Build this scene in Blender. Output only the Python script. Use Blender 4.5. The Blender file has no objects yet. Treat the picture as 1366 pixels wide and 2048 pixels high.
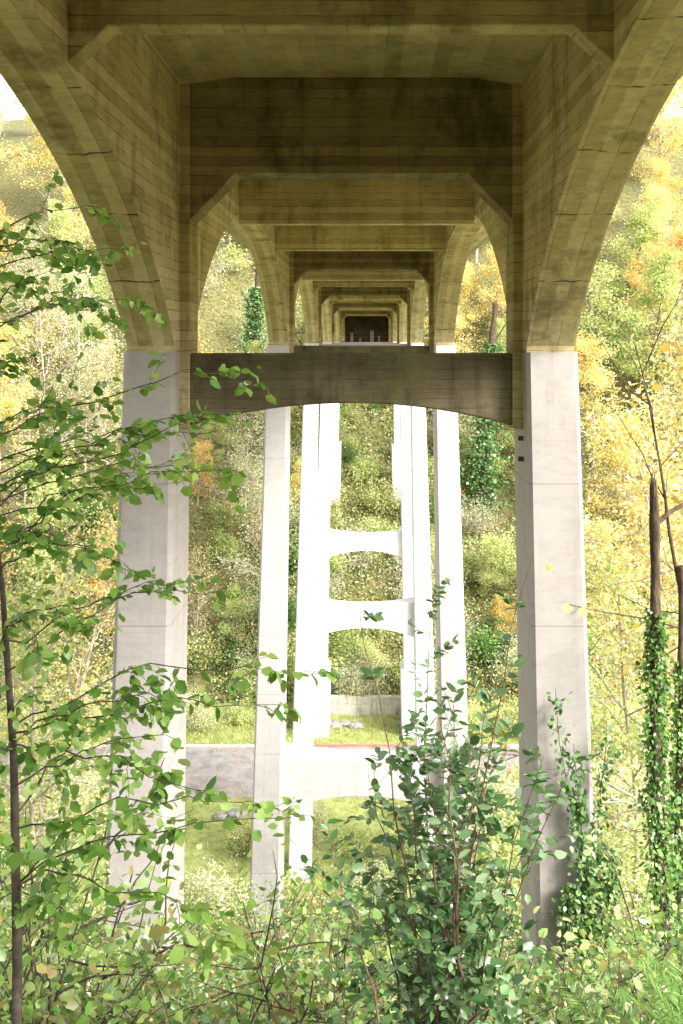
import bpy, math, numpy as np, bmesh
from mathutils import Vector
R = np.random.default_rng
scene = bpy.context.scene
col = scene.collection
XC = -0.31   # bridge centre line
# ------------------------------------------------------------------ helpers
def link(o):
    col.objects.link(o); return o
def mesh_obj(name, V, F, mat=None, smooth=False, parent=None):
    me = bpy.data.meshes.new(name)
    me.from_pydata([tuple(map(float, v)) for v in V], [], F)
    me.update()
    if mat: me.materials.append(mat)
    if smooth: me.polygons.foreach_set("use_smooth", [True]*len(me.polygons))
    o = link(bpy.data.objects.new(name, me))
    if parent: o.parent = parent
    return o
def fast_mesh(name, V, F, mat=None, smooth=False):
    V = np.asarray(V, dtype=np.float32); F = np.asarray(F, dtype=np.int32)
    me = bpy.data.meshes.new(name)
    me.vertices.add(len(V)); me.vertices.foreach_set("co", V.ravel())
    m, k = F.shape
    me.loops.add(m*k); me.loops.foreach_set("vertex_index", F.ravel())
    me.polygons.add(m)
    me.polygons.foreach_set("loop_start", np.arange(0, m*k, k, dtype=np.int32))
    try: me.polygons.foreach_set("loop_total", np.full(m, k, dtype=np.int32))
    except Exception: pass
    me.update(calc_edges=True)
    if mat: me.materials.append(mat)
    if smooth: me.polygons.foreach_set("use_smooth", [True]*m)
    return me
def obj(name, me, parent=None):
    o = link(bpy.data.objects.new(name, me))
    if parent: o.parent = parent
    return o
def empty(name, loc=(0,0,0)):
    o = bpy.data.objects.new(name, None); o.empty_display_size = .3; o.location = loc
    return link(o)
def tag(o, label, cat, **kw):
    o["label"] = label; o["category"] = cat
    for k, v in kw.items(): o[k] = v
def bevel(o, w=.02, seg=2):
    m = o.modifiers.new("bevel", 'BEVEL'); m.width = w; m.segments = seg; m.limit_method = 'ANGLE'
# ------------------------------------------------------------------ node helpers
def newmat(name):
    m = bpy.data.materials.new(name); m.use_nodes = True
    nt = m.node_tree; nt.nodes.clear()
    return m, nt
class N:
    def __init__(s, nt): s.nt = nt
    def n(s, t, **kw):
        x = s.nt.nodes.new(t)
        for k, v in kw.items(): setattr(x, k, v)
        return x
    def l(s, a, b): s.nt.links.new(a, b)
    def math(s, op, a, b=None, c=None):
        x = s.n('ShaderNodeMath', operation=op)
        for i, v in enumerate((a, b, c)):
            if v is None: continue
            if isinstance(v, (int, float)): x.inputs[i].default_value = v
            else: s.l(v, x.inputs[i])
        return x.outputs[0]
    def noise(s, vec, scale, detail=4, rough=.6):
        x = s.n('ShaderNodeTexNoise'); x.inputs['Scale'].default_value = scale
        x.inputs['Detail'].default_value = detail; x.inputs['Roughness'].default_value = rough
        s.l(vec, x.inputs['Vector']); return x.outputs['Fac']
    def mapping(s, vec, sc):
        x = s.n('ShaderNodeMapping'); x.inputs['Scale'].default_value = sc
        s.l(vec, x.inputs['Vector']); return x.outputs[0]
    def ramp(s, fac, stops):
        x = s.n('ShaderNodeValToRGB'); e = x.color_ramp.elements
        while len(e) < len(stops): e.new(.5)
        for i, (p, c) in enumerate(stops):
            e[i].position = p; e[i].color = (c[0], c[1], c[2], 1) if len(c) == 3 else c
        s.l(fac, x.inputs[0]); return x.outputs[0]
    def mix(s, fac, a, b, mode='MIX'):
        x = s.n('ShaderNodeMix', data_type='RGBA', blend_type=mode)
        for i, v in ((0, fac), (6, a), (7, b)):
            if isinstance(v, (int, float)): x.inputs[i].default_value = v
            elif isinstance(v, tuple): x.inputs[i].default_value = (*v, 1)
            else: s.l(v, x.inputs[i])
        return x.outputs[2]
def g(v): return (v, v, v)

def concrete(name, cols, board=.14, line=.5, stain=(.05, .05, .02), stain_amt=.6, streak=.4, green=0., ylines=0., bump=.3, pits=True, jointz=0., bvar=.19):
    m, nt = newmat(name); k = N(nt)
    tc = k.n('ShaderNodeTexCoord').outputs['Object']
    sep = k.n('ShaderNodeSeparateXYZ'); k.l(tc, sep.inputs[0])
    X, Y, Z = sep.outputs
    geo = k.n('ShaderNodeNewGeometry'); sn = k.n('ShaderNodeSeparateXYZ'); k.l(geo.outputs['True Normal'], sn.inputs[0])
    vert = k.math('LESS_THAN', k.math('ABSOLUTE', sn.outputs[2]), .25)      # 1 on vertical faces
    horiz = k.math('SUBTRACT', 1.0, vert)
    wob = k.math('MULTIPLY', k.noise(tc, .7, 1), .03)
    zb = k.math('DIVIDE', k.math('ADD', Z, wob), board)
    xbd = k.math('DIVIDE', k.math('ADD', X, wob), board*1.35)
    bc = k.math('ADD', k.math('MULTIPLY', zb, vert), k.math('MULTIPLY', xbd, horiz))
    fl = k.math('FLOOR', bc); fr = k.math('FRACT', bc)
    wn = k.n('ShaderNodeTexWhiteNoise', noise_dimensions='1D'); k.l(fl, wn.inputs['W'])
    base = k.noise(tc, .9, 4, .65)
    grain = k.noise(k.mapping(tc, (2.2, 2.2, 22) if bvar > .1 else (3, 3, 6)), 1.6, 4, .7)
    f = k.math('ADD', k.math('MULTIPLY', base, .48), k.math('MULTIPLY', wn.outputs[0], bvar))
    f = k.math('ADD', f, k.math('MULTIPLY', grain, .52-bvar))
    c = k.ramp(f, [(.30, cols[0]), (.5, cols[1]), (.70, cols[2])])
    ln = k.math('LESS_THAN', fr, .08)
    lmask = k.ramp(k.noise(k.mapping(tc, (1, 1, 3)), 1.6, 3), [(.40, g(0)), (.58, g(1))])
    lf = k.math('MULTIPLY', k.math('MULTIPLY', ln, lmask), k.math('ADD', k.math('MULTIPLY', vert, line*.5), line*.5))
    c = k.mix(lf, c, stain)
    st = k.ramp(k.noise(k.mapping(tc, (.8, .8, .45)), 1.1, 6, .72), [(.53, g(0)), (.66, g(1))])
    c = k.mix(k.math('MULTIPLY', st, stain_amt), c, stain)
    if streak:
        sk = k.ramp(k.noise(k.mapping(tc, (2.6, 2.6, .16)), 1.7, 4, .6), [(.52, g(0)), (.74, g(1))])
        c = k.mix(k.math('MULTIPLY', sk, streak), c, stain)
    if green:
        gr = k.ramp(k.noise(k.mapping(tc, (1, 1, .6)), .8, 4, .7), [(.48, g(0)), (.66, g(1))])
        c = k.mix(k.math('MULTIPLY', gr, green), c, (.20, .21, .05))
    if ylines:
        yb = k.math('FRACT', k.math('DIVIDE', k.math('ADD', Y, k.math('MULTIPLY', k.noise(tc, 1.2, 3), .35)), 1.45))
        yl = k.math('MULTIPLY', k.math('MULTIPLY', k.math('LESS_THAN', yb, .022), ylines), horiz)
        yl = k.math('MULTIPLY', yl, k.ramp(k.noise(tc, 2.9, 2), [(.42, g(.15)), (.5, g(1))]))
        c = k.mix(yl, c, (.03, .025, .012))
    if jointz:
        jb = k.math('FRACT', k.math('DIVIDE', k.math('ADD', Z, .05), jointz))
        c = k.mix(k.math('MULTIPLY', k.math('LESS_THAN', jb, .008), .5), c, (.15, .13, .12))
    if pits:
        v = k.n('ShaderNodeTexVoronoi'); v.inputs['Scale'].default_value = 5; k.l(tc, v.inputs['Vector'])
        p = k.math('LESS_THAN', v.outputs['Distance'], .07)
        c = k.mix(k.math('MULTIPLY', p, .35), c, stain)
    b = k.n('ShaderNodeBump'); b.inputs['Strength'].default_value = bump; b.inputs['Distance'].default_value = .02
    h = k.math('SUBTRACT', k.math('ADD', grain, k.math('MULTIPLY', wn.outputs[0], .5)), k.math('MULTIPLY', ln, 1.0))
    k.l(h, b.inputs['Height'])
    p = k.n('ShaderNodeBsdfPrincipled'); p.inputs['Roughness'].default_value = .88
    p.inputs['Specular IOR Level'].default_value = .25
    k.l(c, p.inputs['Base Color']); k.l(b.outputs[0], p.inputs['Normal'])
    o = k.n('ShaderNodeOutputMaterial'); k.l(p.outputs[0], o.inputs[0])
    return m

def leafmat(name, cols, trans=.35, rough=.5, spec=.4, nscale=.25, w=(.5, .35, .15)):
    m, nt = newmat(name); k = N(nt)
    geo = k.n('ShaderNodeNewGeometry'); oi = k.n('ShaderNodeObjectInfo')
    ns = k.ramp(k.noise(geo.outputs['Position'], nscale, 2, .6), [(.3, g(0)), (.7, g(1))])
    f = k.math('ADD', k.math('MULTIPLY', geo.outputs['Random Per Island'], w[0]), k.math('MULTIPLY', ns, w[1]))
    f = k.math('ADD', f, k.math('MULTIPLY', oi.outputs['Random'], w[2]))
    n = len(cols)
    c = k.ramp(f, [((i+.3)/(n-.4), cc) for i, cc in enumerate(cols)])
    p = k.n('ShaderNodeBsdfPrincipled'); p.inputs['Roughness'].default_value = rough
    p.inputs['Specular IOR Level'].default_value = spec
    k.l(c, p.inputs['Base Color'])
    t = k.n('ShaderNodeBsdfTranslucent'); k.l(c, t.inputs[0])
    mx = k.n('ShaderNodeMixShader'); mx.inputs[0].default_value = trans
    k.l(p.outputs[0], mx.inputs[1]); k.l(t.outputs[0], mx.inputs[2])
    o = k.n('ShaderNodeOutputMaterial'); k.l(mx.outputs[0], o.inputs[0])
    return m
def simple(name, c0, c1, scale=4, rough=.85, bump=.3, mp=(1, 1, 1), c2=None):
    m, nt = newmat(name); k = N(nt)
    tc = k.n('ShaderNodeTexCoord').outputs['Object']
    nz = k.noise(k.mapping(tc, mp), scale, 5, .65)
    st = [(.35, c0), (.6, c1)] + ([(.75, c2)] if c2 else [])
    c = k.ramp(nz, st)
    b = k.n('ShaderNodeBump'); b.inputs['Strength'].default_value = bump; b.inputs['Distance'].default_value = .03
    k.l(nz, b.inputs['Height'])
    p = k.n('ShaderNodeBsdfPrincipled'); p.inputs['Roughness'].default_value = rough
    k.l(c, p.inputs['Base Color']); k.l(b.outputs[0], p.inputs['Normal'])
    o = k.n('ShaderNodeOutputMaterial'); k.l(p.outputs[0], o.inputs[0])
    return m

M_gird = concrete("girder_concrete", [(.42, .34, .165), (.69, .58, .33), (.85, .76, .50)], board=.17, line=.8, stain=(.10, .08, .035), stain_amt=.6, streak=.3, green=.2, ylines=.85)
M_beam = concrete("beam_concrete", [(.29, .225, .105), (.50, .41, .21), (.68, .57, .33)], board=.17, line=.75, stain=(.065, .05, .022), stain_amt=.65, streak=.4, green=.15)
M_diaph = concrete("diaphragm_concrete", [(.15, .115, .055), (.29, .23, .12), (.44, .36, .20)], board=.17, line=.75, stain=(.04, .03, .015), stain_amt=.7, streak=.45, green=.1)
M_deck = concrete("deck_concrete", [(.36, .30, .17), (.60, .52, .31), (.76, .68, .45)], board=.2, line=.45, stain=(.12, .10, .05), stain_amt=.5, streak=.1, green=.3)
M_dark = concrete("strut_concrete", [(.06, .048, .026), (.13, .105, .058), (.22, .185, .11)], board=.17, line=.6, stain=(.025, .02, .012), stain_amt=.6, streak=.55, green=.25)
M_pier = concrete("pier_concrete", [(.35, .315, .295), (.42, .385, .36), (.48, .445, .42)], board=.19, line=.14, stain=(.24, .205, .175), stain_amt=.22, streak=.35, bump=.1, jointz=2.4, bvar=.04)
M_mid = concrete("pale_pier_concrete", [(.46, .43, .41), (.53, .50, .48), (.60, .57, .55)], board=.19, line=.14, stain=(.32, .28, .24), stain_amt=.2, streak=.3, bump=.1, jointz=2.4, bvar=.04)  # lighter copy of the pier concrete, for the second pier
M_lstrut = concrete("pale_strut_concrete", [(.58, .55, .53), (.66, .63, .61), (.73, .70, .68)], board=.19, line=.14, stain=(.36, .32, .28), stain_amt=.2, streak=.3, bump=.1, bvar=.04)  # still lighter copy of the pier concrete, for the second pier's lower strut
M_white = concrete("sunlit_pier_concrete", [(.68, .67, .65), (.76, .75, .74), (.83, .825, .82)], board=.3, line=.14, stain=(.42, .40, .35), stain_amt=.25, streak=.3, bump=.05, bvar=.04)  # pier concrete with the sunlight on the far piers put into its colour
M_bark = simple("bark", (.06, .045, .03), (.18, .14, .10), 9, .9, .8, (1, 1, .25))
M_barkp = simple("pale_bark", (.22, .18, .13), (.55, .48, .38), 9, .9, .6, (1, 1, .25))
M_barkm = simple("mossy_bark", (.03, .022, .014), (.13, .085, .05), 11, .95, 1., (1, 1, .35), (.2, .3, .03))
M_stem = simple("reddish_stem", (.10, .05, .035), (.24, .13, .09), 14, .6, .3)
M_twig = simple("dark_twig", (.04, .03, .022), (.11, .085, .06), 20, .8, .3)
L_yel = leafmat("yellow_leaves", [(.46, .34, .07), (.76, .58, .13), (.88, .74, .26), (.92, .85, .52), (.52, .58, .2)])
L_ora = leafmat("orange_leaves", [(.50, .25, .05), (.78, .48, .12), (.86, .66, .24), (.88, .78, .44)])
L_yg = leafmat("yellow_green_leaves", [(.12, .22, .05), (.32, .45, .10), (.58, .64, .22), (.82, .80, .42), (.38, .52, .17)])
L_pale = leafmat("pale_leaves", [(.16, .23, .09), (.40, .47, .20), (.66, .66, .38), (.85, .81, .58), (.46, .53, .25)])
L_ivy = leafmat("ivy_leaves", [(.03, .08, .02), (.07, .17, .04), (.15, .28, .08), (.32, .44, .18)], trans=.15, rough=.35, spec=.6)
L_ivyb = leafmat("bright_ivy_leaves", [(.05, .13, .025), (.12, .26, .05), (.24, .42, .10), (.42, .56, .22)], trans=.25, rough=.35, spec=.6, nscale=2)
L_hill = leafmat("hillside_leaves", [(.04, .09, .02), (.16, .28, .07), (.44, .54, .22), (.58, .34, .10), (.24, .40, .11), (.74, .74, .44), (.10, .22, .05), (.5, .6, .26)], w=(.6, .4, 0), nscale=.2)
L_near = leafmat("sapling_leaves", [(.08, .18, .025), (.15, .31, .05), (.28, .46, .09), (.47, .60, .16), (.56, .60, .22)], trans=.45, rough=.35, spec=.6, nscale=1.5)
L_shrub = leafmat("glossy_shrub_leaves", [(.03, .085, .025), (.08, .18, .055), (.17, .30, .11), (.44, .55, .34)], trans=.25, rough=.24, spec=1., nscale=2)
L_under = leafmat("undergrowth_leaves", [(.07, .16, .03), (.16, .31, .07), (.30, .47, .13), (.54, .64, .30), (.50, .38, .14), (.2, .38, .08), (.12, .26, .06)], trans=.35, rough=.32, spec=.7, nscale=.9, w=(.55, .45, 0))
L_gcov = leafmat("bank_leaves", [(.03, .08, .02), (.08, .18, .04), (.18, .33, .09), (.36, .48, .2), (.32, .2, .07), (.12, .26, .06), (.05, .13, .035), (.5, .58, .34)], trans=.25, rough=.3, spec=.8, nscale=1.6, w=(.6, .4, 0))
L_fern = leafmat("fern_leaves", [(.12, .26, .05), (.26, .42, .1), (.42, .54, .16)], trans=.4)
L_grass = leafmat("grass_blades", [(.18, .26, .06), (.38, .42, .12), (.54, .52, .2), (.3, .36, .1)], trans=.3, nscale=.5)
L_fall = leafmat("fallen_leaves", [(.50, .28, .06), (.70, .50, .12), (.40, .22, .08)], trans=.1)

# ------------------------------------------------------------------ terrain
PY = [-3000, -60, -8, 0, 4, 10, 17, 30, 41, 52, 60, 66, 91.5, 95, 100, 113, 125, 137, 150, 180, 240, 600, 3000]
PZ = [60, 22, 2.4, -1.7, -3.3, -6.7, -10.9, -19, -26, -32, -34.6, -35, -35, -33, -29, -18, -9.5, -2.8, 7, 26, 44, 60, 70]
def gz(x, y):
    x = np.asarray(x, float); y = np.asarray(y, float)
    z = np.interp(y, PY, PZ)
    flat = np.clip(np.minimum((62-y)/14, 1), 0, 1) + np.clip((y-91.5)/12, 0, 1)
    w = np.clip(flat, 0, 1)
    nz = .5*np.sin(.31*x+.7)*np.cos(.23*y) + .9*np.sin(.083*x+.13*y+1) + .22*np.sin(.9*x-.6*y) 
    near = np.clip((y-8)/20, .15, 1)
    side = np.clip((np.abs(x)-12)/26, 0, 1)*np.clip((y-91)/30, 0, 1)*9
    return z + nz*w*near + side*w
ys = np.unique(np.concatenate([np.linspace(-3000, -60, 8), np.linspace(-60, 0, 21), np.linspace(0, 20, 41), np.linspace(20, 160, 141), np.linspace(160, 300, 30), np.linspace(300, 3000, 14)]))
xs = np.unique(np.concatenate([np.linspace(-3000, -200, 10), np.linspace(-200, -60, 24), np.linspace(-60, 60, 121), np.linspace(60, 200, 24), np.linspace(200, 3000, 10)]))
GX, GY = np.meshgrid(xs, ys); GZ = gz(GX, GY)
V = np.stack([GX, GY, GZ], -1).reshape(-1, 3)
nx, ny = len(xs), len(ys)
idx = np.arange(nx*ny).reshape(ny, nx)
F = np.stack([idx[:-1, :-1], idx[:-1, 1:], idx[1:, 1:], idx[1:, :-1]], -1).reshape(-1, 4)
def ground_mat():
    m, nt = newmat("forest_floor"); k = N(nt)
    tc = k.n('ShaderNodeTexCoord').outputs['Object']
    c = k.ramp(k.noise(tc, 2.2, 7, .75), [(.3, (.03, .035, .012)), (.45, (.08, .10, .03)), (.55, (.20, .15, .06)), (.7, (.14, .20, .05))])
    gr = k.ramp(k.noise(tc, 1.3, 6, .7), [(.35, (.14, .18, .045)), (.55, (.27, .30, .09)), (.7, (.40, .37, .15))])
    sep = k.n('ShaderNodeSeparateXYZ'); k.l(tc, sep.inputs[0])
    a = k.math('MULTIPLY', k.math('GREATER_THAN', sep.outputs[1], 58), k.math('LESS_THAN', sep.outputs[1], 93.5))
    c = k.mix(a, c, gr)
    b = k.n('ShaderNodeBump'); b.inputs['Strength'].default_value = .6; k.l(k.noise(tc, 6, 4, .7), b.inputs['Height'])
    p = k.n('ShaderNodeBsdfPrincipled'); p.inputs['Roughness'].default_value = .95
    k.l(c, p.inputs['Base Color']); k.l(b.outputs[0], p.inputs['Normal'])
    o = k.n('ShaderNodeOutputMaterial'); k.l(p.outputs[0], o.inputs[0]); return m
gnd = obj("ground", fast_mesh("ground", V, F, ground_mat(), True)); tag(gnd, "leaf-littered valley slopes and grassy valley floor", "ground", kind="structure")

M_asph = simple("asphalt", (.17, .155, .148), (.28, .255, .245), .8, .8, .2)
def box(name, x0, x1, y0, y1, z0, z1, mat, parent=None, bev=0):
    V = [(x, y, z) for z in (z0, z1) for (x, y) in ((x0, y0), (x1, y0), (x1, y1), (x0, y1))]
    F = [(0, 3, 2, 1), (4, 5, 6, 7), (0, 1, 5, 4), (1, 2, 6, 5), (2, 3, 7, 6), (3, 0, 4, 7)]
    o = mesh_obj(name, V, F, mat, parent=parent)
    if bev: bevel(o, bev)
    return o
def sheet(name, x0, x1, y0, y1, z, mat):
    return mesh_obj(name, [(x0, y0, z), (x1, y0, z), (x1, y1, z), (x0, y1, z)], [(0, 1, 2, 3)], mat)
road = sheet("road", -400, 400, 76.5, 86, -34.985, M_asph); tag(road, "grey asphalt road crossing the valley floor", "road", kind="structure")
M_kerb = simple("kerb_concrete", (.4, .38, .36), (.58, .56, .53), 5)
M_red = simple("red_kerb_paint", (.26, .11, .08), (.38, .20, .15), 5)
kb = box("kerb", -400, -8.2, 86, 86.2, -35.1, -34.86, M_kerb); tag(kb, "grey concrete kerb along the road", "kerb", kind="structure")
kb = box("kerb", -8.2, 6, 86, 86.25, -35.1, -34.83, M_red); tag(kb, "faded red painted stretch of kerb beside the road", "kerb", kind="structure")
kb = box("kerb", 6, 400, 86, 86.2, -35.1, -34.86, M_kerb); tag(kb, "grey concrete kerb along the road", "kerb", kind="structure")
M_wall = concrete("retaining_wall_concrete", [(.3, .28, .22), (.5, .47, .4), (.66, .63, .56)], board=.4, line=.3, stain=(.1, .1, .05), stain_amt=.7, streak=.6)
wl = box("retaining_wall", -4.4, 6.5, 92.2, 92.8, -35.3, -32.9, M_wall, bev=.04); tag(wl, "stained low concrete retaining wall at the slope foot", "wall")

def rock(name, loc, s, seed, mat):
    bm = bmesh.new(); bmesh.ops.create_icosphere(bm, subdivisions=3, radius=1)
    r = R(seed); a = r.normal(size=(5, 3)); ph = r.uniform(0, 6, 5)
    for v in bm.verts:
        d = 1+sum(.09*math.sin(float(np.dot(a[i], v.co))*2.5+ph[i]) for i in range(5))
        v.co = Vector((v.co.x*s[0]*d, v.co.y*s[1]*d, v.co.z*s[2]*d))
    me = bpy.data.meshes.new(name); bm.to_mesh(me); bm.free(); me.materials.append(mat)
    o = obj(name, me); o.location = loc; return o
M_rock = simple("rock", (.10, .10, .09), (.3, .29, .27), 3, .9, .6)
for i, (x, y, s) in enumerate([(-3.2, 90.6, .6), (-2.2, 90.9, .45), (-1.2, 90.5, .5), (3.2, 90.8, .6), (4.3, 90.4, .5), (-9.7, 73.6, .6), (-11, 73.2, .45)]):
    o = rock("boulder", (x, y, -34.9), (s*1.3, s, s*.7), 40+i, M_rock); tag(o, "rough grey boulder lying on the grass", "rock", group="boulders beside the road")

# ------------------------------------------------------------------ bridge
bridge = empty("bridge", (0, 0, 0)); tag(bridge, "tall concrete arched girder bridge on paired painted piers", "bridge")
ZS = -.21
def arch(y):
    t = (y - 17.0) % 24.0
    if t < 1.6: return ZS
    u = abs(t - 12.8)/11.25
    if u >= 1: return ZS
    return ZS + 3.72*(1-u**2.4)**.85
yy = []
for kk in range(-1, 6):
    Y = 17.0+24*kk
    yy += [Y, Y+1.6]
    mid = Y+12.8
    th = np.linspace(-1, 1, 49)
    yy += list(mid + 11.2*np.sin(th*math.pi/2))
yy = np.unique(np.round([y for y in yy if -7 <= y <= 139], 4))
def fixn(o):
    bm = bmesh.new(); bm.from_mesh(o.data); bmesh.ops.recalc_face_normals(bm, faces=bm.faces); bm.to_mesh(o.data); bm.free()
def girder(x0, x1):
    V = []; F = []
    for y in yy:
        zb = arch(y+1e-6)
        V += [(x0, y, zb), (x1, y, zb), (x1, y, 4.56), (x0, y, 4.56)]
    n = len(yy)
    for i in range(n-1):
        a = 4*i; b = a+4
        F += [(a, b, b+1, a+1), (a+1, b+1, b+2, a+2), (a+3, b+3, b, a)]
    F += [(0, 1, 2, 3), (4*n-4, 4*n-1, 4*n-2, 4*n-3)]
    o = mesh_obj("girder", V, F, M_gird, parent=bridge); fixn(o); return o
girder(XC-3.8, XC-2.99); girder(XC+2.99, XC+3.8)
def extrude_y(name, prof, y0, y1, mat, parent, bev=0):
    n = len(prof)
    V = [(x, y0, z) for x, z in prof]+[(x, y1, z) for x, z in prof]
    F = [tuple(range(n)), tuple(reversed(range(n, 2*n)))]
    F += [(i, i+n, (i+1) % n+n, (i+1) % n) for i in range(n)]
    o = mesh_obj(name, V, F, mat, parent=parent); fixn(o)
    if bev: bevel(o, bev)
    return o
extrude_y("deck", [(XC+a, z) for a, z in [(-6.0, 4.78), (-3.8, 4.52), (-2.99, 4.46), (-2.1, 4.60), (2.1, 4.60), (2.99, 4.46), (3.8, 4.52), (6.0, 4.78), (6.0, 5.15), (-6.0, 5.15)]], -7, 139.5, M_deck, bridge)
for s in (-1, 1):
    a, b = sorted((XC+s*6.05, XC+s*5.75))
    box("parapet", a, b, -7, 139.5, 5.15, 6.05, M_gird, bridge)
def cross_beam(y, th, zb, hw, br, brz, mat=M_beam):
    p = [(-hw, 4.5), (-hw, zb-brz), (-hw+br, zb), (hw-br, zb), (hw, zb-brz), (hw, 4.5), (2.0, 4.7), (-2.0, 4.7)] if br else [(-hw, 4.5), (-hw, zb), (hw, zb), (hw, 4.5), (2.0, 4.7), (-2.0, 4.7)]
    return extrude_y("cross_beam", [(XC+a, z) for a, z in p], y, y+th, mat, bridge, .018)
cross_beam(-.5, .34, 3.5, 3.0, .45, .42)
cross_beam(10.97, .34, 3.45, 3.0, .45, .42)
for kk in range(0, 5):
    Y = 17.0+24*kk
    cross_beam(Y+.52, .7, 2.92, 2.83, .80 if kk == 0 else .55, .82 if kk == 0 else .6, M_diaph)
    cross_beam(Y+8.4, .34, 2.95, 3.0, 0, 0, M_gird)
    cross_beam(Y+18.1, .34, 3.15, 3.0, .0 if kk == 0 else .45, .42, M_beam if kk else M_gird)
def ring_leg(name, s, Y, ztop, zbot, mat, parent, grow=0.):
    def sec(z):
        h = ZS - z
        xi = 2.985+.015*h-grow; xo = 3.87+.03*h+grow; yf = Y-.02*h-grow; yb = Y+1.6+.008*h+grow; c = .07
        pts = [(xi+c, yf), (xo-c, yf), (xo, yf+c), (xo, yb-c), (xo-c, yb), (xi+c, yb), (xi, yb-c), (xi, yf+c)]
        return [(XC+s*a, b, z) for a, b in pts]
    zz = np.linspace(ztop, zbot, 8)
    V = []; F = []
    for z in zz: V += sec(z)
    for i in range(7):
        for j in range(8):
            a = i*8+j; b = i*8+(j+1) % 8
            F.append((a, b, b+8, a+8))
    F += [tuple(range(8)), tuple(reversed(range(56, 64)))]
    o = mesh_obj(name, V, F, mat, parent=parent); fixn(o); return o
def strut(name, Y0, Y1, hw, ztop, hend, sag, rise, mat, parent):
    n = 24; p = []
    xsn = np.linspace(-hw, hw, n+1)
    for x in xsn: p.append((XC+x, ztop - sag*(1-(x/hw)**2)))
    for x in xsn[::-1]: p.append((XC+x, ztop-hend+rise*(1-(x/hw)**2)))
    V = [(x, Y0, z) for x, z in p]+[(x, Y1, z) for x, z in p]; m = len(p); F = []
    for i in range(n):
        j = m-1-i
        F += [(i, j, j-1, i+1), (m+i, m+i+1, m+j-1, m+j), (i, i+1, m+i+1, m+i), (j-1, j, m+j, m+j-1)]
    F += [(0, m, 2*m-1, m-1), (n, n+1, m+n+1, m+n)]
    o = mesh_obj(name, V, F, mat, parent=parent); fixn(o)
    bevel(o, .03); return o
piers = []
for kk in range(0, 5):
    Y = 17.0+24*kk
    pier = empty("pier", (0, 0, 0)); pier.parent = bridge; piers.append(pier)
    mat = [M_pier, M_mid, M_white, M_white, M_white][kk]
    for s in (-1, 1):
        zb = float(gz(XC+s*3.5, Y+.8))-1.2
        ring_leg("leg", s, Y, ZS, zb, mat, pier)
        a, b = sorted((XC+s*2.82, XC+s*3.05))
        box("pilaster", a, b, Y+.44, Y+1.3, -1.55, 4.5, M_beam, pier, .015)
        if kk >= 3:
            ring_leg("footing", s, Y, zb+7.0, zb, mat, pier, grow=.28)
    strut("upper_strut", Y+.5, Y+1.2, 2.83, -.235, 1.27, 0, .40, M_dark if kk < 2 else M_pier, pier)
    if kk in (1, 2, 3):
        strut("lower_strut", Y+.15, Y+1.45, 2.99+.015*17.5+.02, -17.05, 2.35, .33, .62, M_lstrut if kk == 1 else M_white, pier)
for z in (-1.72, -2.08):
    box("cable_bracket", XC+2.92, XC+3.02, 17.45, 17.55, z-.04, z+.04, M_twig, piers[0], .01)
M_abut = concrete("shaded_abutment_concrete", [(.03, .024, .016), (.07, .055, .035), (.11, .09, .06)], stain=(.02, .015, .01))  # shade of the dark far opening painted into the wall colour
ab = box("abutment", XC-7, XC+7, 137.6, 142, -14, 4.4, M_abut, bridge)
M_ablight = concrete("lit_column_concrete", [(.2, .17, .13), (.32, .28, .22), (.4, .36, .3)], stain=(.06, .05, .03))  # light catching the far columns painted as a paler concrete
for a, w_, t_ in ((-2.05, .2, 1.0), (-.9, .12, .2), (.7, .25, 1.3), (1.7, .12, .6)):
    box("column", XC+a-w_, XC+a+w_, 137.1, 137.7, -14, t_, M_ablight, ab)

# ------------------------------------------------------------------ vegetation builders
def tubes(name, T, mat, sides=5):
    Vs = []; Fs = []; off = 0
    ang = np.arange(sides)*2*math.pi/sides; ca, sa = np.cos(ang), np.sin(ang)
    for P, rad in T:
        P = np.asarray(P, float); rad = np.asarray(rad, float); n = len(P)
        t = np.gradient(P, axis=0); t /= np.linalg.norm(t, axis=1)[:, None]+1e-9
        ref = np.array([1., 0, 0]) if abs(t[0, 0]) < .8 else np.array([0, 1., 0])
        u = np.cross(t, ref); u /= np.linalg.norm(u, axis=1)[:, None]+1e-9
        v = np.cross(t, u)
        ring = P[:, None, :] + rad[:, None, None]*(u[:, None, :]*ca[None, :, None]+v[:, None, :]*sa[None, :, None])
        Vs.append(ring.reshape(-1, 3))
        i = np.arange(n-1)[:, None]*sides; j = np.arange(sides)[None, :]; j2 = (j+1) % sides
        Fs.append((np.stack([i+j, i+j2, i+j2+sides, i+j+sides], -1).reshape(-1, 4))+off)
        off += n*sides
    return fast_mesh(name, np.concatenate(Vs), np.concatenate(Fs), mat, True)
def path(r, p0, d, L, n=6, wander=.15, up=0.):
    p = np.array(p0, float); d = np.array(d, float); d /= np.linalg.norm(d)+1e-9
    P = [p.copy()]
    for _ in range(n):
        d = d + r.normal(size=3)*wander + np.array([0, 0, up]); d /= np.linalg.norm(d)
        p = p + d*L/n; P.append(p.copy())
    return np.array(P), d
LT = np.array([(0, 0, 0), (.28, .27, .05), (.68, .23, .03), (1, 0, -.08), (.68, -.23, .03), (.28, -.27, .05), (.5, 0, -.01)])
LF = np.array([(0, 6, 1), (1, 6, 2), (6, 3, 2), (0, 5, 6), (5, 4, 6), (6, 4, 3)])
QT = np.array([(0, 0, 0), (.5, .36, .05), (1, 0, 0), (.5, -.36, .05)]); QF = np.array([(0, 3, 2, 1)])
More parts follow.
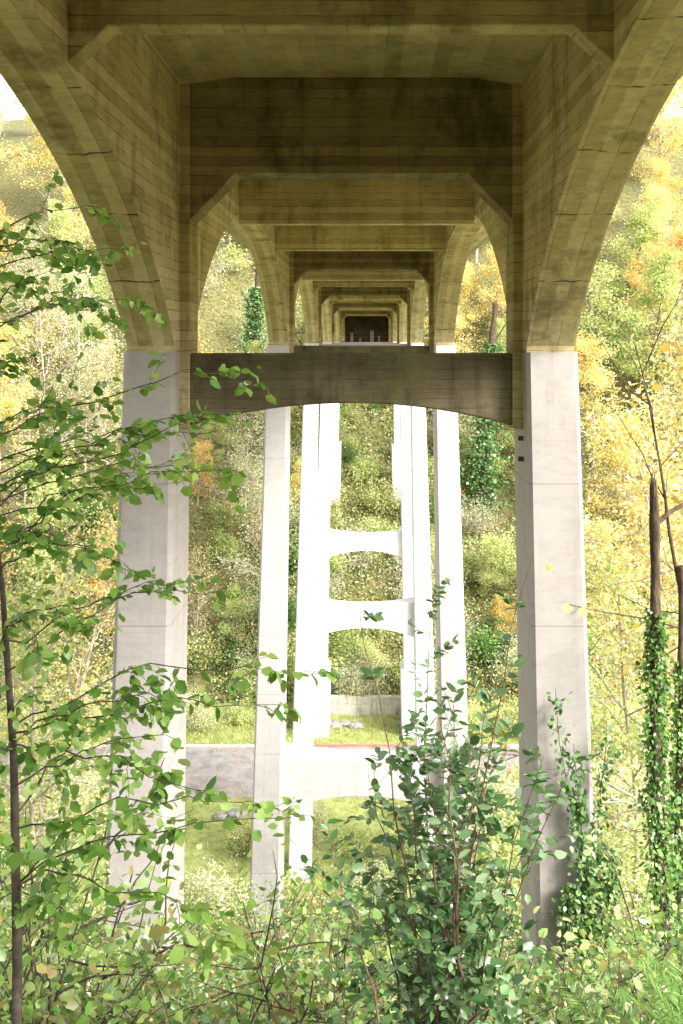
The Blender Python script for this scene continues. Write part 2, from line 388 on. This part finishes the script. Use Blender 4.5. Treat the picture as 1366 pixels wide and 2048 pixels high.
def leaves(name, P, S, r, mat, D=None, upbias=.6, fine=False, aspect=1.):
    P = np.asarray(P, float); n = len(P); S = np.broadcast_to(np.asarray(S, float), (n,))
    if D is None: D = r.normal(size=(n, 3))*np.array([1, 1, .6]); 
    D = np.asarray(D, float)+r.normal(size=(n, 3))*.05; D = D/(np.linalg.norm(D, axis=1)[:, None]+1e-9)
    U = r.normal(size=(n, 3)); U[:, 2] = np.abs(U[:, 2])*upbias+upbias
    W = np.cross(U, D); W /= np.linalg.norm(W, axis=1)[:, None]+1e-9
    Nn = np.cross(D, W)
    T, TF = (LT, LF) if fine else (QT, QF)
    asp = aspect*(.8+.4*r.random(n)) if fine else np.full(n, aspect)
    curl = (r.random(n)*3-.6)[:, None, None]
    V = P[:, None, :] + S[:, None, None]*(D[:, None, :]*T[None, :, 0, None] + W[:, None, :]*T[None, :, 1, None]*asp[:, None, None] + Nn[:, None, :]*T[None, :, 2, None]*curl)
    k = len(T)
    Fc = (TF[None, :, :] + (np.arange(n)*k)[:, None, None]).reshape(-1, TF.shape[1])
    return fast_mesh(name, V.reshape(-1, 3), Fc, mat)
def tree_meshes(seed, H, spread, cb, nl, nleaf, ls, sig, lmat, bmat, lean=.03, sub=5, trad=.012, fine=False):
    r = R(seed); T = []
    n = 12; tp, _ = path(r, (0, 0, -.8), (r.normal()*lean, r.normal()*lean, 1), H*.95+.8, n, .05, .03)
    tr = np.linspace(H*trad, H*.0025, n+1); tr[0] *= 1.5; T.append((tp, tr)); C = []
    for i in range(nl):
        t = cb+(1-cb)*((i+r.random()*.7)/nl); f = min(t*n, n-.01); a = int(f); q = tp[a]+(tp[a+1]-tp[a])*(f-a)
        az = i*2.4+r.normal()*.4; el = .35+.6*t+r.normal()*.15
        L = spread*(1.05-.65*((t-cb)/(1-cb))**1.4)*(.75+.5*r.random())
        bp, bd = path(r, q, (math.cos(az)*math.cos(el), math.sin(az)*math.cos(el), math.sin(el)), L, 7, .13, .02)
        r0 = float(np.interp(t*n, range(n+1), tr))*.55; T.append((bp, np.linspace(r0, .015, 8)))
        C.append(bp[-1])
        for j in range(sub):
            ff = 2+(j+r.random())*5/sub; a = min(int(ff), 6); q2 = bp[a]
            d = bd+r.normal(size=3)*.7; sp, _ = path(r, q2, d, L*.38*(.6+.7*r.random()), 4, .2, .03)
            T.append((sp, np.linspace(r0*.4, .01, 5))); C += [sp[-1], sp[2]]
    C.append(tp[-1]); C = np.array(C)
    wts = r.random(len(C))**1.8+.03; wts /= wts.sum()
    ci = r.choice(len(C), nleaf, p=wts)
    P = C[ci]+r.normal(size=(nleaf, 3))*sig*np.array([1, 1, .65])
    return tubes("trunk", T, bmat, 5), leaves("crown", P, ls*(.6+.8*r.random(nleaf)), r, lmat, fine=fine, aspect=1.4 if fine else 1)
def place_tree(kind, tm, cm, loc, rot, sc, label, cat="tree", group=None):
    e = empty(kind, loc); e.rotation_euler = (0, 0, rot); e.scale = (sc,)*3
    obj("trunk", tm, e); obj("crown", cm, e)
    tag(e, label, cat)
    if group: e["group"] = group
    return e
r = R(7)
kinds = []
for sd in range(2): kinds.append(("maple_tree", tree_meshes(100+sd, 15, 4.6, .2, 20, 8500, .24, .52, L_yel, M_barkp, sub=7), "autumn maple tree with pale yellow leaves on slope"))
kinds.append(("maple_tree", tree_meshes(110, 12, 4.2, .2, 18, 6500, .23, .5, L_ora, M_barkp, sub=7), "autumn maple tree with orange leaves on slope"))
for sd in range(2): kinds.append(("alder_tree", tree_meshes(120+sd, 15, 4.0, .12, 20, 8500, .24, .52, L_yg, M_bark), "alder tree with yellow-green leaves on the slope"))
for sd in range(2): kinds.append(("birch_tree", tree_meshes(130+sd, 14, 4.2, .12, 28, 3600, .2, .55, L_pale, M_barkp, sub=11, trad=.010), "thinly leaved pale birch tree with visible twigs"))
kbare = ("birch_tree", tree_meshes(140, 13, 3.8, .1, 30, 1100, .2, .4, L_yel, M_barkp, sub=12, trad=.011), "nearly bare pale birch tree with fine twigs")
pts = []
tries = 0
while len(pts) < 92 and tries < 6000:
    tries += 1
    q = len(pts)
    y = r.uniform(97, 165) if q < 56 else (r.uniform(165, 195) if q < 74 else r.uniform(95, 134))
    x = r.uniform(-.40*y-1, .35*y+3) if q < 74 else r.choice([-1, 1])*r.uniform(6.5, 20)
    if q < 74 and abs(x-XC) < 9 and y < 150: continue
    if y > 165 and abs(x) < 22: continue
    if any((x-a)**2+(y-b)**2 < (24 if q < 74 else 9) for a, b in pts): continue
    pts.append((x, y))
for i, (x, y) in enumerate(pts):
    if x > 0: k = kinds[r.choice([0, 1, 0, 1, 2, 3, 4, 6, 4])]
    else: k = kinds[r.choice([0, 1, 2, 3, 4, 5, 6, 5, 0])]
    if x < 0 and y > 140: k = kinds[r.choice([5, 6, 0, 3])]
    sc = r.uniform(.75, 1.25)*(1.3 if y > 150 else 1)
    if i >= 74: sc = r.uniform(.4, .62); k = kinds[r.choice([0, 1, 2, 3, 4, 5, 3])]
    place_tree(k[0], *k[1], (x, y, float(gz(x, y))-.2), r.uniform(0, 6.28), sc, k[2], group="trees on the far slope")
for (x, y, sc) in [(-36, 106, 1), (-31, 101, .9), (-26, 98, .85), (-21, 104, 1), (-17, 99, .7), (-38, 115, 1.2), (22, 99, .9), (27, 104, 1), (32, 108, 1.1), (18, 96, .7), (-29, 112, 1.1), (35, 118, 1.2)]:
    place_tree(kbare[0], *kbare[1], (x, y, float(gz(x, y))-.2), x*1.7, sc, kbare[2], group="trees on the far slope")

def bush_meshes(seed, H, Rr, nst, nleaf, ls, lmat, bmat, sig=.22, fine=False, trad=.012):
    r = R(seed); T = []; C = []
    for i in range(nst):
        az = r.uniform(0, 6.28); el = r.uniform(.7, 1.5)
        bp, bd = path(r, (r.normal()*.1, r.normal()*.1, -.2), (math.cos(az)*math.cos(el)*Rr/H*1.6, math.sin(az)*math.cos(el)*Rr/H*1.6, math.sin(el)), H*(.6+.5*r.random()), 7, .14, 0)
        T.append((bp, np.linspace(H*trad, H*.003, 8))); C += [bp[-1], bp[5], bp[3]]
        for j in range(5):
            a = r.integers(2, 7); sp, _ = path(r, bp[a], bd+r.normal(size=3)*.9, H*.35*(.5+r.random()), 4, .2, 0)
            T.append((sp, np.linspace(H*.005, H*.0015, 5))); C += [sp[-1], sp[2]]
    C = np.array(C); w = r.random(len(C))+.1; w /= w.sum(); ci = r.choice(len(C), nleaf, p=w)
    P = C[ci]+r.normal(size=(nleaf, 3))*sig
    return tubes("stems", T, bmat, 4), leaves("foliage", P, ls*(.6+.8*r.random(nleaf)), r, lmat, fine=fine, aspect=1.15)
def place_bush(kind, sm, fm, loc, rot, sc, label, group=None):
    e = empty(kind, loc); e.rotation_euler = (0, 0, rot); e.scale = (sc,)*3
    obj("stems", sm, e); obj("foliage", fm, e); tag(e, label, "bush")
    if group: e["group"] = group
bk = [("shrub", bush_meshes(200, 4, 2.6, 16, 4200, .17, L_pale, M_barkp, .34), "pale leafy shrub growing on the slope"),
      ("shrub", bush_meshes(201, 3.5, 2.6, 16, 4200, .17, L_yg, M_barkp, .34), "yellow-green shrub growing on the slope"),
      ("shrub", bush_meshes(202, 4.5, 2.8, 30, 2200, .15, L_pale, M_barkp, .42), "twiggy half-bare shrub on the slope"),
      ("shrub", bush_meshes(203, 3.5, 2.6, 14, 4600, .17, L_hill, M_bark, .34), "mixed green and russet shrub on slope"),
      ("shrub", bush_meshes(204, 4, 2.6, 14, 4200, .16, L_ivyb, M_bark, .38), "fresh evergreen shrub on the slope")]
for i in range(170):
    y = r.uniform(94, 136); x = r.uniform(-.38*y, .34*y) if i > 100 else r.uniform(-12, 11)
    if i < 30: y = r.uniform(93.5, 98); x = r.uniform(-26, 26)
    if any(abs(abs(x-XC)-3.8) < 1.8 and abs(y-Yp) < 2.6 for Yp in (90, 114)): continue
    if y > 116 and abs(x-XC) < 5 : sc = .5
    else: sc = r.uniform(.7, 1.25)
    k = bk[r.choice([0, 1, 1, 1, 2, 2, 3, 3, 4])]
    if abs(x) < 10 and y > 108: k = bk[r.choice([3, 4, 3, 1])]
    place_bush(k[0], *k[1], (x, y, float(gz(x, y))-.1), r.uniform(0, 6.28), sc, k[2], "shrubs on the far slope")
for (x, y, sc, ki) in [(5.2, 72, 1.0, 1), (8, 71, 1.1, 0), (11, 73, 1.2, 1), (14, 70, 1.3, 3), (18, 73, 1.2, 0), (6.5, 88.5, .6, 0), (9.5, 89, .8, 1), (13, 88.5, .9, 3), (17, 89, 1, 0), (-17, 72, 1.0, 1), (-21, 71, 1.2, 0), (-15.5, 90.5, .8, 0), (-19, 90, 1, 3), (-7.4, 91, .5, 3), (-11.5, 91.3, .6, 1), (5.0, 66, .9, 0), (9, 64, 1.2, 1), (-6, 61, .7, 1), (0.5, 60, .7, 0), (-9, 58, .8, 0), (2.5, 55, .8, 1), (-13, 62, .7, 3), (-4, 70, .6, 0), (-1, 68, .6, 1), (-8, 68, .7, 3), (-1.8, 56, .7, 3)]:
    k = bk[ki]; place_bush(k[0], *k[1], (x, y, float(gz(x, y))-.1), x*3, sc, "leafy shrub growing near the valley road", "shrubs near the road")
n = 150000
cx = np.concatenate([r.uniform(-58, 55, 3000), r.uniform(-14, 13, 2500)]); cy = r.uniform(92.8, 152, 5500)
ci = r.integers(0, 5500, n); x = cx[ci]+r.normal(size=n)*.5; y = np.maximum(cy[ci]+r.normal(size=n)*.5, 92.9)
z = gz(x, y)+np.abs(r.normal(size=n))*1.0*(.15+r.random(5500)[ci]**2)
o = obj("slope_undergrowth", leaves("slope_undergrowth", np.stack([x, y, z], 1), .26*(.6+.8*r.random(n)), r, L_hill)); tag(o, "dense ivy, brambles and fallen leaves covering the slope", "undergrowth", kind="stuff")
n = 80000
y = 11+49*r.random(n)**1.3; x = (r.random(n)-.5)*(y*.85+4)-.03*y
hh = .5+.5*np.sin(x*1.3+np.sin(y*.8)*2)*np.sin(y*.9+x*.4)
z = gz(x, y)+np.abs(r.normal(size=n))*(.2+.5*hh)*np.clip((y-9)/14, .4, 1)
o = obj("bramble_cover", leaves("bramble_cover", np.stack([x, y, z], 1), (.055+.0022*y)*(.6+.8*r.random(n)), r, L_under)); tag(o, "bright leafy brambles covering the bank under the bridge", "undergrowth", kind="stuff")
n = 60000
y = 2.6+9.4*r.random(n)**.9; x = (r.random(n)-.5)*(y*.85+1.6)
hh = .5+.5*np.sin(x*2.3+np.sin(y*1.8)*2)*np.sin(y*2.1+x*.9)
z = gz(x, y)+r.random(n)**1.3*(.10+.45*hh**1.5)
o = obj("ground_cover", leaves("ground_cover", np.stack([x, y, z], 1), .05*(.4+1.1*r.random(n)), r, L_gcov, fine=True, aspect=.95)); tag(o, "leafy ground cover and brambles on the bank", "undergrowth", kind="stuff")
n = 36000
x = r.uniform(-42, 36, n); y = r.choice([0, 1], n); y = np.where(y == 0, r.uniform(62, 76.3, n), r.uniform(86.4, 92, n))
o = obj("grass", leaves("grass", np.stack([x, y, gz(x, y)], 1), .24*(.4+1.2*r.random(n)**2), r, L_grass, D=np.stack([r.normal(size=n)*.4, r.normal(size=n)*.4, np.ones(n)], 1), aspect=.3)); tag(o, "rough pale grass beside the road", "grass", kind="stuff")
n = 6000
x = r.uniform(-45, 40, n); y = 76.6+9.3*r.random(n); w = (np.sin(x*.7+y)*.5+.5) > r.random(n)*.8; x = x[w]; y = y[w]
o = obj("fallen_leaves", leaves("fallen_leaves", np.stack([x, y, np.full(len(x), -34.965)], 1), .14, r, L_fall, upbias=4, D=np.stack([r.normal(size=len(x)), r.normal(size=len(x)), np.zeros(len(x))], 1))); tag(o, "yellow fallen leaves scattered over the asphalt", "leaf litter", kind="stuff")

nb = [("shrub", bush_meshes(210, 2.0, 1.2, 14, 2600, .06, L_under, M_twig, .2, True, .006), "light green leafy shrub on the near bank"),
      ("shrub", bush_meshes(211, 2.2, 1.2, 14, 2200, .06, L_yg, M_twig, .22, True, .006), "yellow-green leafy shrub on the near bank"),
      ("shrub", bush_meshes(212, 2.2, 1.2, 14, 2200, .06, L_near, M_twig, .2, True, .006), "fresh green leafy shrub on the near bank")]
for i in range(64):
    y = 7+47*r.random()**1.1; x = r.uniform(-.42*y-1, .36*y+1)
    sc = min(.38+y*.032, 1.6)*r.uniform(.75, 1.15); rot = r.uniform(0, 6.28)
    k = nb[r.choice([0, 0, 1, 2])]
    xa = x/y     # keep the ground in front of the near pier legs open
    if y < 18.8 and (-.29 < xa < -.15 or .13 < xa < .27): continue
    place_bush(k[0], *k[1], (x, y, float(gz(x, y))-.1), rot, sc, k[2], "shrubs on the near bank")
fb = [bush_meshes(220, 1.25, .9, 11, 1000, .055, L_gcov, M_stem, .10, True, .004), bush_meshes(221, 1.25, .9, 11, 850, .06, L_under, M_twig, .11, True, .004), bush_meshes(222, 1.3, .9, 10, 800, .058, L_near, M_twig, .11, True, .004)]
for i, (x, y, sc, ki) in enumerate([(-1.28, 3.35, .62, 0), (-1.0, 3.5, .5, 1), (-1.75, 4.6, 1.1, 1), (-1.45, 4.4, .8, 2), (-1.9, 5.6, 1.2, 2), (-.95, 4.3, .5, 0), (-1.35, 5.4, .55, 1), (-.6, 4.3, .6, 1), (-.3, 4.5, .85, 2), (-.05, 4.9, .9, 1), (-.45, 5.4, .8, 0), (.8, 4.5, .6, 0), (1.15, 4.7, .75, 1), (1.5, 5.0, .7, 0), (1.9, 5.8, .9, 1), (2.2, 7.0, 1.0, 2), (.3, 6.4, .9, 2), (2.4, 6.2, .7, 0), (-2.6, 6.8, 1.3, 1), (-2.9, 8.0, 1.4, 2), (1.2, 3.9, .5, 0), (.75, 3.7, .45, 1)]):
    place_bush("shrub", *fb[ki], (x, y, float(gz(x, y))-.05), i*1.7, sc, ["dark green bramble bush with reddish stems", "pale green leafy bush on the bank", "fresh green young bush on the bank"][ki], "bushes on the bank")

tA = tree_meshes(301, 17, 4.5, .3, 20, 5500, .15, .5, L_yel, M_barkp, trad=.008, sub=8)
tB = tree_meshes(302, 18, 4.5, .3, 22, 4500, .14, .5, L_ora, M_barkp, trad=.007, sub=8)
tC = tree_meshes(303, 13, 3.6, .2, 20, 7500, .14, .45, L_yg, M_barkp, trad=.008, sub=7)
tD = tree_meshes(304, 17, 3.4, .45, 18, 2600, .17, .4, L_yel, M_barkp, trad=.006, sub=7, fine=True)
tE = tree_meshes(305, 14.5, 3.3, .42, 20, 1700, .16, .32, L_yel, M_bark, trad=.006, sub=6, fine=True)
for (kd, t, x, y, sc, rot, lb) in [("maple_tree", tA, 8.6, 24, 1.0, 1, "slender maple with golden leaves beside the bridge"),
        ("maple_tree", tD, 8.0, 18.5, 1.0, 2, "young maple with large golden leaves beside the bridge"),
        ("maple_tree", tE, 7.3, 15.2, .95, .7, "young maple with large golden leaves close beside the bridge"),
        ("maple_tree", tB, 9.6, 31, 1.15, 3, "slender maple with orange leaves beside the bridge"),
        ("maple_tree", tA, 15, 44, 1.4, 4, "tall maple with golden leaves beside the bridge"),
        ("alder_tree", tC, 7.0, 27, .9, 2, "young alder with yellow-green leaves on the bank"),
        ("alder_tree", tC, -11, 34, 1.1, 5, "young alder with yellow-green leaves on the bank"),
        ("maple_tree", tB, -17, 46, 1.2, .5, "tall maple with orange leaves on the bank"),
        ("alder_tree", tC, 12, 55, 1.3, .9, "young alder with yellow-green leaves in the valley"),
        ("maple_tree", tA, -22, 66, 1.4, 2.2, "tall maple with golden leaves in the valley")]:
    place_tree(kd, *t, (x, y, float(gz(x, y))-.2), rot, sc, lb)

def ivy_tree(loc, H, rad, ivy_h, nleaf, ls, seed, label, ivyr=.15, lean=(.02, 0), branches=(), mat=None, wander=.02, snapped=False):
    r = R(seed); e = empty("ivy_covered_tree", loc)
    tp, _ = path(r, (0, 0, -.5), (lean[0], lean[1], 1), H+.5, 14, wander, .03)
    rr0 = np.linspace(rad*1.4, rad*.78, 15)*(1+.12*r.normal(size=15))
    T = [(tp, rr0)]
    if snapped:   # jagged splinters on the broken top
        for j in range(7):
            a = j*.9; q = tp[-1]+np.array([math.cos(a), math.sin(a), 0])*rad*.45
            T.append((np.array([q-np.array([0, 0, .1]), q, q+np.array([0, 0, r.uniform(.03, .13)])]), np.array([rad*.3, rad*.26, .001])))
    for (t, d, L) in branches:
        bp, bd = path(r, tp[int(t*14)], d, L, 8, .12, .02); T.append((bp, np.linspace(rad*.45, .006, 9)))
        for j in range(6):
            sp, _ = path(r, bp[2+j % 6], bd+r.normal(size=3)*.7, L*.4, 4, .2, 0); T.append((sp, np.linspace(.008, .003, 5)))
    obj("trunk", tubes("trunk", T, M_barkm, 10), e)
    t = r.random(nleaf)**1.1*ivy_h/(H+.5)*14; a = np.minimum(t.astype(int), 13); q = tp[a]+(tp[a+1]-tp[a])*(t-a)[:, None]
    az = r.uniform(0, 6.28, nleaf); lump = .6+.5*np.sin(q[:, 2]*5+az*2)+.3*np.sin(q[:, 2]*11)
    rr = rad*1.1+ivyr*np.abs(r.normal(size=nleaf))*lump*(1.3-1.0*t/(ivy_h/(H+.5)*14))
    P = q+np.stack([np.cos(az)*rr, np.sin(az)*rr, r.normal(size=nleaf)*.02], 1)
    D = np.stack([np.cos(az), np.sin(az), -.9+0*az], 1)+r.normal(size=(nleaf, 3))*.5
    obj("ivy", leaves("ivy", P, ls*(.6+.8*r.random(nleaf)), r, mat or L_ivy, D=D, fine=(ls < .1), aspect=1.5), e)
    tag(e, label, "tree"); return e
ivy_tree((2.72, 9.0, float(gz(2.72, 9))), 4.75, .052, 4.1, 3800, .038, 401, "snapped mossy trunk wrapped in glossy ivy", .09, (.0, 0), [(.94, (.8, .2, .55), 1.6)], L_ivyb, .035, True)
ivy_tree((2.90, 9.6, float(gz(2.90, 9.6))), 4.3, .042, 3.9, 3000, .038, 402, "thin mossy trunk wrapped in glossy ivy", .075, (.0, 0), [(.8, (.6, .1, 1), 2.2), (.98, (.1, .2, 1), 2.6)], L_ivyb, .04)
ivy_tree((13.0, 113, float(gz(13, 113))), 23, .4, 19, 6000, .28, 403, "tall tree trunk smothered in dark ivy", 1.5, (.0, 0), [(.8, (.5, 0, 1), 5), (.7, (-.6, .1, .8), 5)])
ivy_tree((-15.0, 126, float(gz(-15, 126))), 18, .4, 16, 6000, .28, 404, "tall tree trunk smothered in dark ivy", 1.6, (.0, 0), [(.8, (.5, 0, 1), 5), (.7, (-.6, .1, .8), 5)])
r = R(410)
iv = empty("ivy_vine", (3.72, 16.7, float(gz(3.72, 16.7)))); tag(iv, "dark ivy climbing the outer corner of a pier", "vine")
T = []; LP = []
for i in range(12):
    x0 = r.uniform(-.3, .26); vp, _ = path(r, (x0, -.02, -.2), (r.normal()*.05, 0, 1), r.uniform(2.2, 6.0) if x0 > -.05 else r.uniform(1.2, 2.8), 12, .05, .02)
    vp[:, 1] = -.06+.02*vp[:, 2]; vp[:, 0] = np.clip(vp[:, 0]-.03*vp[:, 2], -.6, .26); T.append((vp, np.linspace(.014, .005, 13)))
    m = 340; t = r.random(m)*11.9; a = t.astype(int); q = vp[a]+(vp[a+1]-vp[a])*(t-a)[:, None]
    LP.append(q+r.normal(size=(m, 3))*np.array([.09, .05, .05])-np.array([0, .10, 0]))
LP = np.concatenate(LP)
obj("stems", tubes("stems", T, M_twig, 4), iv); obj("foliage", leaves("foliage", LP, .09*(.6+.8*r.random(len(LP))), r, L_ivy, fine=True, aspect=1.4, D=r.normal(size=(len(LP), 3))*.5+np.array([0, -.5, -.6])), iv)

# ------------------------------------------------------------------ foreground sapling
def leafy(r, T, LP, LD, P, r0, spacing, ttwig, ltw, ang=.9):
    n = len(P); T.append((P, np.linspace(r0, .001, n)))
    seg = np.linalg.norm(np.diff(P, axis=0), axis=1); L = seg.sum(); cum = np.concatenate([[0], np.cumsum(seg)])
    def at(s):
        i = min(np.searchsorted(cum, s, side='right')-1, n-2); f = (s-cum[i])/(seg[i]+1e-9)
        return P[i]+(P[i+1]-P[i])*f, (P[i+1]-P[i])/(seg[i]+1e-9)
    s = L*.15; sd = 1
    while s < L:
        q, t = at(s); side = np.cross(t, [0, 0, 1.]); side /= np.linalg.norm(side)+1e-9
        d = t+side*sd*ang+r.normal(size=3)*np.array([.5, .5, .45])
        if r.random() < ttwig:
            sp, _ = path(r, q, d, ltw*(.5+.9*r.random())*(1.1-.5*s/L), 6, .15, -.03); T.append((sp, np.linspace(.0014, .0006, 7)))
            for m in range(1, 7):
                for sg in (-1, 1):
                    if r.random() < .66:
                        tt = sp[m]-sp[m-1]; tt /= np.linalg.norm(tt); s2 = np.cross(tt, [0, 0, 1.])
                        LP.append(sp[m]+r.normal(size=3)*.006); LD.append(tt*.6+s2*sg*.8+np.array([0, 0, -.4])+r.normal(size=3)*.35)
        else:
            LP.append(q); LD.append(d+np.array([0, 0, -.4]))
        sd = -sd; s += spacing*(.7+.6*r.random())
    LP.append(P[-1]); LD.append(P[-1]-P[-2])
def curve_to(r, a, b, sag, n=13):
    a = np.array(a, float); b = np.array(b, float); t = np.linspace(0, 1, n)[:, None]
    P = a+(b-a)*t; P[:, 2] += (4*t*(1-t))[:, 0]*sag
    w = np.cumsum(r.normal(size=(n, 3))*.014, 0); w -= t*w[-1]; P[1:-1] += w[1:-1]
    return P
r = R(55)
sap = empty("hazel_sapling", (0, 0, 0)); tag(sap, "slender green-leaved sapling reaching across in front of a pier", "sapling")
T = []; LP = []; LD = []
trunkP = np.array([(-1.24, 3.5, float(gz(-1.24, 3.5))-.2), (-1.25, 3.55, -2.2), (-1.28, 3.6, -1.5), (-1.32, 3.6, -.9), (-1.40, 3.62, -.3), (-1.40, 3.6, .2), (-1.36, 3.6, .4)])
T.append((trunkP, np.array([.020, .019, .015, .010, .006, .003, .0015])))
tg = [(-1.04, .48), (-.90, .29), (-1.0, .38), (-.97, .05), (-1.22, -.09), (-1.05, .15), (-.98, .20), (-.93, .12), (-.40, -.16), (-.44, -.24), (-.46, -.31), (-.60, -.36), (-.46, -.48), (-.73, -.56), (-.85, -.38), (-.70, -.46), (-.64, -.88), (-.55, -.95), (-.95, -.75), (-.80, -.78), (-.24, -1.17), (-.32, -1.3), (-.60, -1.22), (-.43, -1.58), (-.7, -1.44), (-.95, -1.3), (-.79, -1.75), (-.43, -1.84), (-.97, -2.0), (-1.0, -1.62), (-.2, -1.62), (-1.1, -.5), (-1.1, -1.05), (-.95, -.55), (-.95, -.95), (-1.15, -1.3), (-.9, -.25), (-.5, -1.38)]
for (x, z) in tg:
    yb = 3.6+r.normal()*.32
    z0 = z-(x+1.3)*r.uniform(.02, .36)-.03; z0 = max(z0, -2.7); xb = float(np.interp(z0, trunkP[:, 2], trunkP[:, 0]))
    P = curve_to(r, (xb, 3.58, z0), (x, yb, z), .04+.09*r.random())
    leafy(r, T, LP, LD, P, .0036, .042, .48, .19)
obj("branches", tubes("branches", T, M_twig, 5), sap)
n = len(LP); obj("foliage", leaves("foliage", LP, .044*(.55+.75*r.random(n)), r, L_near, D=LD, fine=True, upbias=.9, aspect=1.3), sap)

# glossy shrub
r = R(77)
shr = empty("evergreen_shrub", (0, 0, 0)); tag(shr, "upright glossy dark green shrub with reddish stems", "shrub")
T = []; LP = []; LD = []
tg = [(.27, -1.16), (.32, -1.38), (.17, -1.40), (.42, -1.34), (.12, -1.55), (.50, -1.55), (.62, -1.48), (.74, -1.46), (.60, -.82), (-.05, -.95), (.02, -1.78), (-.12, -1.82), (.66, -1.9), (.3, -1.6), (.2, -1.8), (.45, -1.75), (.0, -2.1), (.3, -2.1), (.5, -2.1), (.12, -1.95), (.4, -1.95), (.38, -1.5), (.24, -1.3)]
for i, (x, z) in enumerate(tg):
    y0 = 3.75+r.normal()*.12; x0 = .27+r.normal()*.08; zb = float(gz(x0, y0))-.1
    b = np.array((x, 3.8+r.normal()*.22, z)); a = np.array((x0, y0, zb)); t = np.linspace(0, 1, 11)[:, None]
    P = a+(b-a)*t; P[:, 0] = a[0]+(b[0]-a[0])*t[:, 0]**1.7; P[1:-1] += r.normal(size=(9, 3))*.014
    thin = i in (6, 7, 8, 9)
    T.append((P, np.linspace(.006 if thin else .010, .0012, 11)))
    for m in range(5 if thin else 4, 11):
        for q in range(1 if i in (8, 9) else (2 if thin else 3)):
            d = (P[m]-P[m-1]); d /= np.linalg.norm(d); d = d*.5+r.normal(size=3)*np.array([.8, .8, .55])
            sp, _ = path(r, P[m]+(P[m-1]-P[m])*r.random(), d, (.10 if thin else .17)*(.5+.9*r.random()), 6, .14, .01); T.append((sp, np.linspace(.0014, .0006, 7)))
            for u in range(1, 7):
                tt = sp[u]-sp[u-1]; tt /= np.linalg.norm(tt); s2 = np.cross(tt, [0, 0, 1.]); s2 /= np.linalg.norm(s2)+1e-9
                for sg in (-1, 1):
                    if r.random() < .8: LP.append(sp[u]); LD.append(tt*.6+s2*sg+r.normal(size=3)*.4)
obj("stems", tubes("stems", T, M_stem, 5), shr)
n = len(LP); obj("foliage", leaves("foliage", LP, .048*(.5+.8*r.random(n)), r, L_shrub, D=LD, fine=True, upbias=.7, aspect=.95), shr)

def fern_mesh(seed):
    r = R(seed); P = []; D = []; S = []
    for i in range(16):
        az = i*.45+r.normal()*.2; el = r.uniform(.7, 1.35)
        fp, _ = path(r, (r.normal()*.06, r.normal()*.06, 0), (math.cos(az)*math.cos(el), math.sin(az)*math.cos(el), math.sin(el)), .6, 40, .02, -.022)
        for m in range(3, 40):
            t = fp[m]-fp[m-1]; t /= np.linalg.norm(t); s = np.cross(t, [0, 0, 1.]); s /= np.linalg.norm(s)
            for sg in (-1, 1): P.append(fp[m]); D.append(s*sg+t*.6+r.normal(size=3)*.1); S.append(.085*math.sin(math.pi*min(1, (m+2)/43))**.7)
    return leaves("fern", P, np.array(S), r, L_fern, D=D, aspect=.14, upbias=2)
fm = fern_mesh(5)
for i, (x, y) in enumerate([(1.28, 3.9), (1.45, 4.2), (1.1, 3.8), (1.6, 4.6)]):
    o = obj("fern", fm); o.location = (x, y, float(gz(x, y))+.15); o.rotation_euler = (0, 0, i*1.3); tag(o, "feathery bright green fern growing on the bank", "fern", group="ferns on the bank")

# ------------------------------------------------------------------ light, world, camera
el = math.radians(38); az = math.radians(50)
sd = Vector((math.sin(az)*math.cos(el), -math.cos(az)*math.cos(el), math.sin(el)))
L = bpy.data.lights.new("sun", 'SUN'); L.energy = 4.8; L.angle = math.radians(14); L.color = (1, .97, .91)
so = link(bpy.data.objects.new("sun", L)); so.rotation_euler = sd.to_track_quat('Z', 'Y').to_euler()
w = bpy.data.worlds.new("World"); scene.world = w; w.use_nodes = True
nt = w.node_tree; nt.nodes.clear(); k = N(nt)
sky = k.n('ShaderNodeTexSky'); sky.sky_type = 'NISHITA'; sky.sun_disc = False
sky.sun_elevation = el; sky.sun_rotation = math.radians(130); sky.dust_density = 4; sky.air_density = 1.2
hs = k.n('ShaderNodeHueSaturation'); hs.inputs['Saturation'].default_value = .2; k.l(sky.outputs[0], hs.inputs['Color'])
bg = k.n('ShaderNodeBackground'); bg.inputs[1].default_value = .54; k.l(hs.outputs[0], bg.inputs[0])
wo = k.n('ShaderNodeOutputWorld'); k.l(bg.outputs[0], wo.inputs[0])
cam = bpy.data.cameras.new("camera"); co = link(bpy.data.objects.new("camera", cam)); scene.camera = co
co.location = (0, 0, 0); co.rotation_euler = (math.radians(90), 0, 0)
cam.sensor_fit = 'VERTICAL'; cam.sensor_height = 36; cam.lens = 35.16
cam.shift_x = -55/2048; cam.shift_y = -344/2048; cam.clip_start = .05; cam.clip_end = 6000
scene.view_settings.view_transform = 'Standard'; scene.view_settings.look = 'None'; scene.view_settings.exposure = 0
